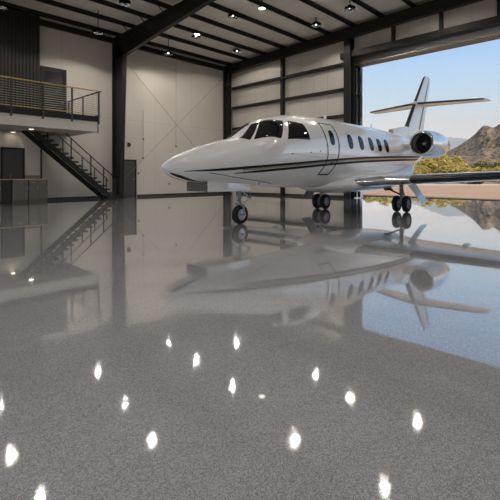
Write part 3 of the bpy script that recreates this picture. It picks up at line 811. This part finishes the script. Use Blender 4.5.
def noisy(name, cols, scale, rough=.9, bump=.3, scale2=None, dist=.3):
    m, n, p = nt(name)
    tc = n.nodes.new('ShaderNodeTexCoord')
    nz = n.nodes.new('ShaderNodeTexNoise'); nz.inputs['Scale'].default_value = scale; nz.inputs['Detail'].default_value = 8; nz.inputs['Roughness'].default_value = .65
    n.links.new(tc.outputs['Object'], nz.inputs['Vector'])
    r = n.nodes.new('ShaderNodeValToRGB'); e = r.color_ramp.elements
    while len(e) < len(cols): e.new(.5)
    for i, c in enumerate(cols):
        e[i].position = .33+.34*i/(len(cols)-1); e[i].color = (*c, 1)
    n.links.new(nz.outputs['Fac'], r.inputs[0]); n.links.new(r.outputs[0], p.inputs['Base Color'])
    p.inputs['Roughness'].default_value = rough; p.inputs['Specular IOR Level'].default_value = .15
    b = n.nodes.new('ShaderNodeBump'); b.inputs['Strength'].default_value = bump; b.inputs['Distance'].default_value = dist
    n.links.new(nz.outputs['Fac'], b.inputs['Height']); n.links.new(b.outputs['Normal'], p.inputs['Normal'])
    return m
M['tarmac'] = noisy('pinkish_concrete', [(.44, .27, .16), (.54, .335, .21)], .4, bump=.05)
M['kerb'] = mat('pale_kerb', (.6, .54, .45), .7)
M['desert'] = noisy('desert_soil', [(.22, .16, .10), (.36, .27, .17), (.44, .34, .22)], .15)
M['rock'] = noisy('rocky_mountain', [(.05, .05, .028), (.27, .195, .125), (.42, .30, .20)], .22, bump=1, dist=5)
M['far_rock'] = noisy('far_rock', [(.16, .15, .13), (.24, .22, .19)], .01, bump=.5, dist=10)
M['leaf'] = noisy('yellow_green_leaves', [(.20, .15, .035), (.36, .275, .07), (.50, .39, .12)], 2.2, bump=.2)
M['leaf_dark'] = noisy('olive_leaves', [(.06, .055, .018), (.14, .12, .035)], 2.2, bump=.2)

def groundz(d): return 0 if d < 62 else min(14, (d-62)*.035)
bm = bmesh.new()
a = [cam(-90, -80, -.10), cam(150, -80, -.10), cam(150, 59.5, -.03), cam(-90, 59.5, -.03)]
hexa(bm, [(x, y, -.4) for x, y, z in a], a)
struct('apron', bm, M['tarmac'])
bm = bmesh.new(); a = [cam(-90, 59.5), cam(150, 59.5), cam(150, 60.1), cam(-90, 60.1)]
hexa(bm, [(x, y, -.3) for x, y, z in a], [(x, y, .06) for x, y, z in a]); struct('kerb_strip', bm, M['kerb'])
bm = bmesh.new(); rows = []
for d in (60.1, 62, 80, 100, 140, 200, 300, 450, 700, 1200, 2200, 3600):
    rows.append([bm.verts.new(cam(-1500*max(1, d/1500)+k*(4500*max(1, d/1500))/24, d, groundz(d)-.02)) for k in range(25)])
for i in range(len(rows)-1):
    for k in range(24): bm.faces.new((rows[i][k], rows[i][k+1], rows[i+1][k+1], rows[i+1][k]))
struct('desert_ground', bm, M['desert'])

# mountains: a crest line with a rocky front slope cut by gullies
def mountain(name, D, crest, depth, back, m, nr, nd, seed, rough):
    g = pchip([c[0] for c in crest], [c[1] for c in crest]); bm = bmesh.new(); rows = []
    r0, r1 = crest[0][0], crest[-1][0]
    for j in range(nd+1):
        v = j/nd; row = []
        for i in range(nr+1):
            r = r0+(r1-r0)*i/nr; h = g(r)
            q = v/.7
            if v <= .7: d = D-depth*(1-q); k = q**1.25
            else: q = (v-.7)/.3; d = D+back*q; k = 1-q**1.2
            rr = r*(d/D)
            e = noise.hetero_terrain(Vector((rr/rough, d/rough*.6, seed)), .8, 2.1, 6, .6, noise_basis='PERLIN_ORIGINAL')
            gul = abs(noise.noise(Vector((rr/rough*1.3+d/rough*.5, d/rough*.25, seed+5))))
            amp = h*(k*(1-k)*4*.25+.05*k)
            z = groundz(D-depth)*(1-k)+h*k+amp*(gul*1.6-.45)+amp*.38*(e-.7)-1.5*(1-k)
            row.append(bm.verts.new(cam(rr, d, z)))
        rows.append(row)
    for j in range(nd):
        for i in range(nr): bm.faces.new((rows[j][i], rows[j][i+1], rows[j+1][i+1], rows[j+1][i]))
    return struct(name, bm, m, smooth=True)
mountain('mountain_near', 650, [(60, 5), (140, 7), (206, 11), (254, 18), (280, 27), (293, 32), (317, 43), (341, 56), (357, 67), (371, 80), (377, 82), (386, 79), (398, 85), (444, 112), (555, 150), (700, 120), (900, 80)], 330, 250, M['rock'], 420, 150, 3.1, 46)
mountain('mountain_far', 3000, [(200, 60), (600, 130), (900, 170), (1150, 190), (1290, 225), (1370, 262), (1430, 292), (1455, 300), (1490, 288), (1560, 276), (1640, 262), (1900, 300), (2300, 240), (3000, 150)], 900, 700, M['far_rock'], 200, 40, 8.3, 260)

# haze filling the valley between the near hill and the far range
m, n, p = nt('valley_haze'); n.nodes.remove(p)
vs = n.nodes.new('ShaderNodeVolumeScatter'); vs.inputs['Color'].default_value = (.44, .72, 1, 1); vs.inputs['Density'].default_value = .0012; vs.inputs['Anisotropy'].default_value = -.35
n.links.new(vs.outputs[0], n.nodes['Material Output'].inputs['Volume'])
bm = bmesh.new(); a = [cam(-600, 950), cam(2600, 950), cam(5200, 2150), cam(-1600, 2150)]
hexa(bm, [(x, y, -40) for x, y, z in a], [(x, y, 300) for x, y, z in a])
hz = obj('haze', bm, m); hz['kind'] = 'stuff'; tag(hz, 'blue haze in the valley before the far mountains', 'haze')

# desert bushes, each an object; a few shapes shared
def bush_mesh(name, seed, m):
    rnd = random.Random(seed); bm = bmesh.new()
    lobes = [(rnd.uniform(-.55, .55), rnd.uniform(-.55, .55), rnd.uniform(.35, .72), rnd.uniform(.28, .46)) for _ in range(9)]
    for lx, ly, lz, lr in lobes:
        for k in range(100):
            v = Vector((rnd.gauss(0, 1), rnd.gauss(0, 1), rnd.gauss(0, 1))).normalized()*lr*rnd.uniform(.72, 1.08)
            c = Vector((lx, ly, lz))+v
            if c.z < .04: continue
            s = rnd.uniform(.028, .075)
            mt = Matrix.Translation(c) @ Matrix.Rotation(rnd.uniform(0, 6.3), 4, 'Z') @ Matrix.Rotation(rnd.uniform(0, 3), 4, 'X') @ Matrix.Diagonal((s*1.3, s, s*.7, 1))
            bmesh.ops.create_icosphere(bm, subdivisions=1, radius=1, matrix=mt)
    for k in range(7):
        a = rnd.uniform(0, 6.3); tube(bm, [(0, 0, 0), (.2*math.cos(a), .2*math.sin(a), .3), (.45*math.cos(a), .45*math.sin(a), .7)], [.03, .02, .008], 5)
    me = bpy.data.meshes.new(name); bm.to_mesh(me); bm.free(); me.materials.append(m)
    return me
LB = [bush_mesh('desert_bush', 20+k, M['leaf']) for k in range(4)]
DB = [bush_mesh('dark_bush', 40+k, M['leaf_dark']) for k in range(2)]
rnd = random.Random(5); PL = []
for d0, size in ((64.5, 2.7), (70, 3.8), (79, 4.4), (90, 4.8), (104, 5.2), (122, 5.6)):
    for _ in range(500):
        r, d = rnd.uniform(d0*.17, d0*.80), d0+rnd.uniform(-3.5, 4.5)
        dark = rnd.random() < (.16 if d0 < 80 else .26)
        s = .92*size*rnd.uniform(.6, 1.1)*(.8 if dark else 1)
        if d-.9*s < 60.6 or any(math.hypot(r-a, d-b) < 1.0*(s+c) for a, b, c in PL): continue
        PL.append((r, d, s))
        o = bpy.data.objects.new('dark_bush' if dark else 'desert_bush', rnd.choice(DB if dark else LB)); C.objects.link(o)
        o.location = cam(r, d, groundz(d)-.05); o.rotation_euler.z = rnd.uniform(0, 6.3); o.scale = (s, s, s*rnd.uniform(.72, .98))
        if dark: tag(o, 'dark olive desert bush in the scrub beyond the pink apron', 'bush', 'dark bushes beyond the apron')
        else: tag(o, 'yellow-green desert bush in the scrub beyond the pink apron', 'bush', 'yellow-green bushes beyond the apron')

# ------------------------------------------------------------------ sky, sun, camera
w = bpy.data.worlds.new('World'); bpy.context.scene.world = w; w.use_nodes = True
n = w.node_tree; bg = n.nodes['Background']
tc = n.nodes.new('ShaderNodeTexCoord'); spx = n.nodes.new('ShaderNodeSeparateXYZ'); n.links.new(tc.outputs['Generated'], spx.inputs[0])
r = n.nodes.new('ShaderNodeValToRGB'); e = r.color_ramp.elements
for k in range(4): e.new(.5)
for i, (pos, c) in enumerate(((0, (1.08, 1.28, 1.6)), (.07, (.95, 1.10, 1.34)), (.12, (.75, .90, 1.10)), (.17, (.56, .74, .93)), (.32, (.36, .57, .89)), (1, (.16, .32, .68)))):
    e[i].position = pos; e[i].color = (*c, 1)
n.links.new(spx.outputs['Z'], r.inputs[0]); n.links.new(r.outputs[0], bg.inputs['Color']); bg.inputs['Strength'].default_value = 1.0

sl = bpy.data.lights.new('sun', 'SUN'); sl.energy = 4.4; sl.angle = .009; sl.color = (1, .90, .76)
so = bpy.data.objects.new('sun', sl); C.objects.link(so)
so.rotation_euler = (-Vector((-.36, -.75, .62))).to_track_quat('-Z', 'Y').to_euler()

cd_ = bpy.data.cameras.new('camera'); co = bpy.data.objects.new('camera', cd_); C.objects.link(co)
cd_.sensor_width = 36; cd_.lens = 36*410/500; cd_.shift_y = -(250-177)/500
cd_.clip_end = 8000; cd_.clip_start = .05
co.location = (0, 0, 1.15)
co.rotation_euler = (Vector((CB, CA, 0))).to_track_quat('-Z', 'Y').to_euler()
sc = bpy.context.scene; sc.camera = co
sc.view_settings.view_transform = 'Standard'; sc.view_settings.look = 'None'; sc.view_settings.gamma = 1
sc.view_settings.use_curve_mapping = False; sc.view_settings.exposure = 0
sc.cycles.max_bounces = 10; sc.cycles.diffuse_bounces = 5; sc.cycles.glossy_bounces = 5
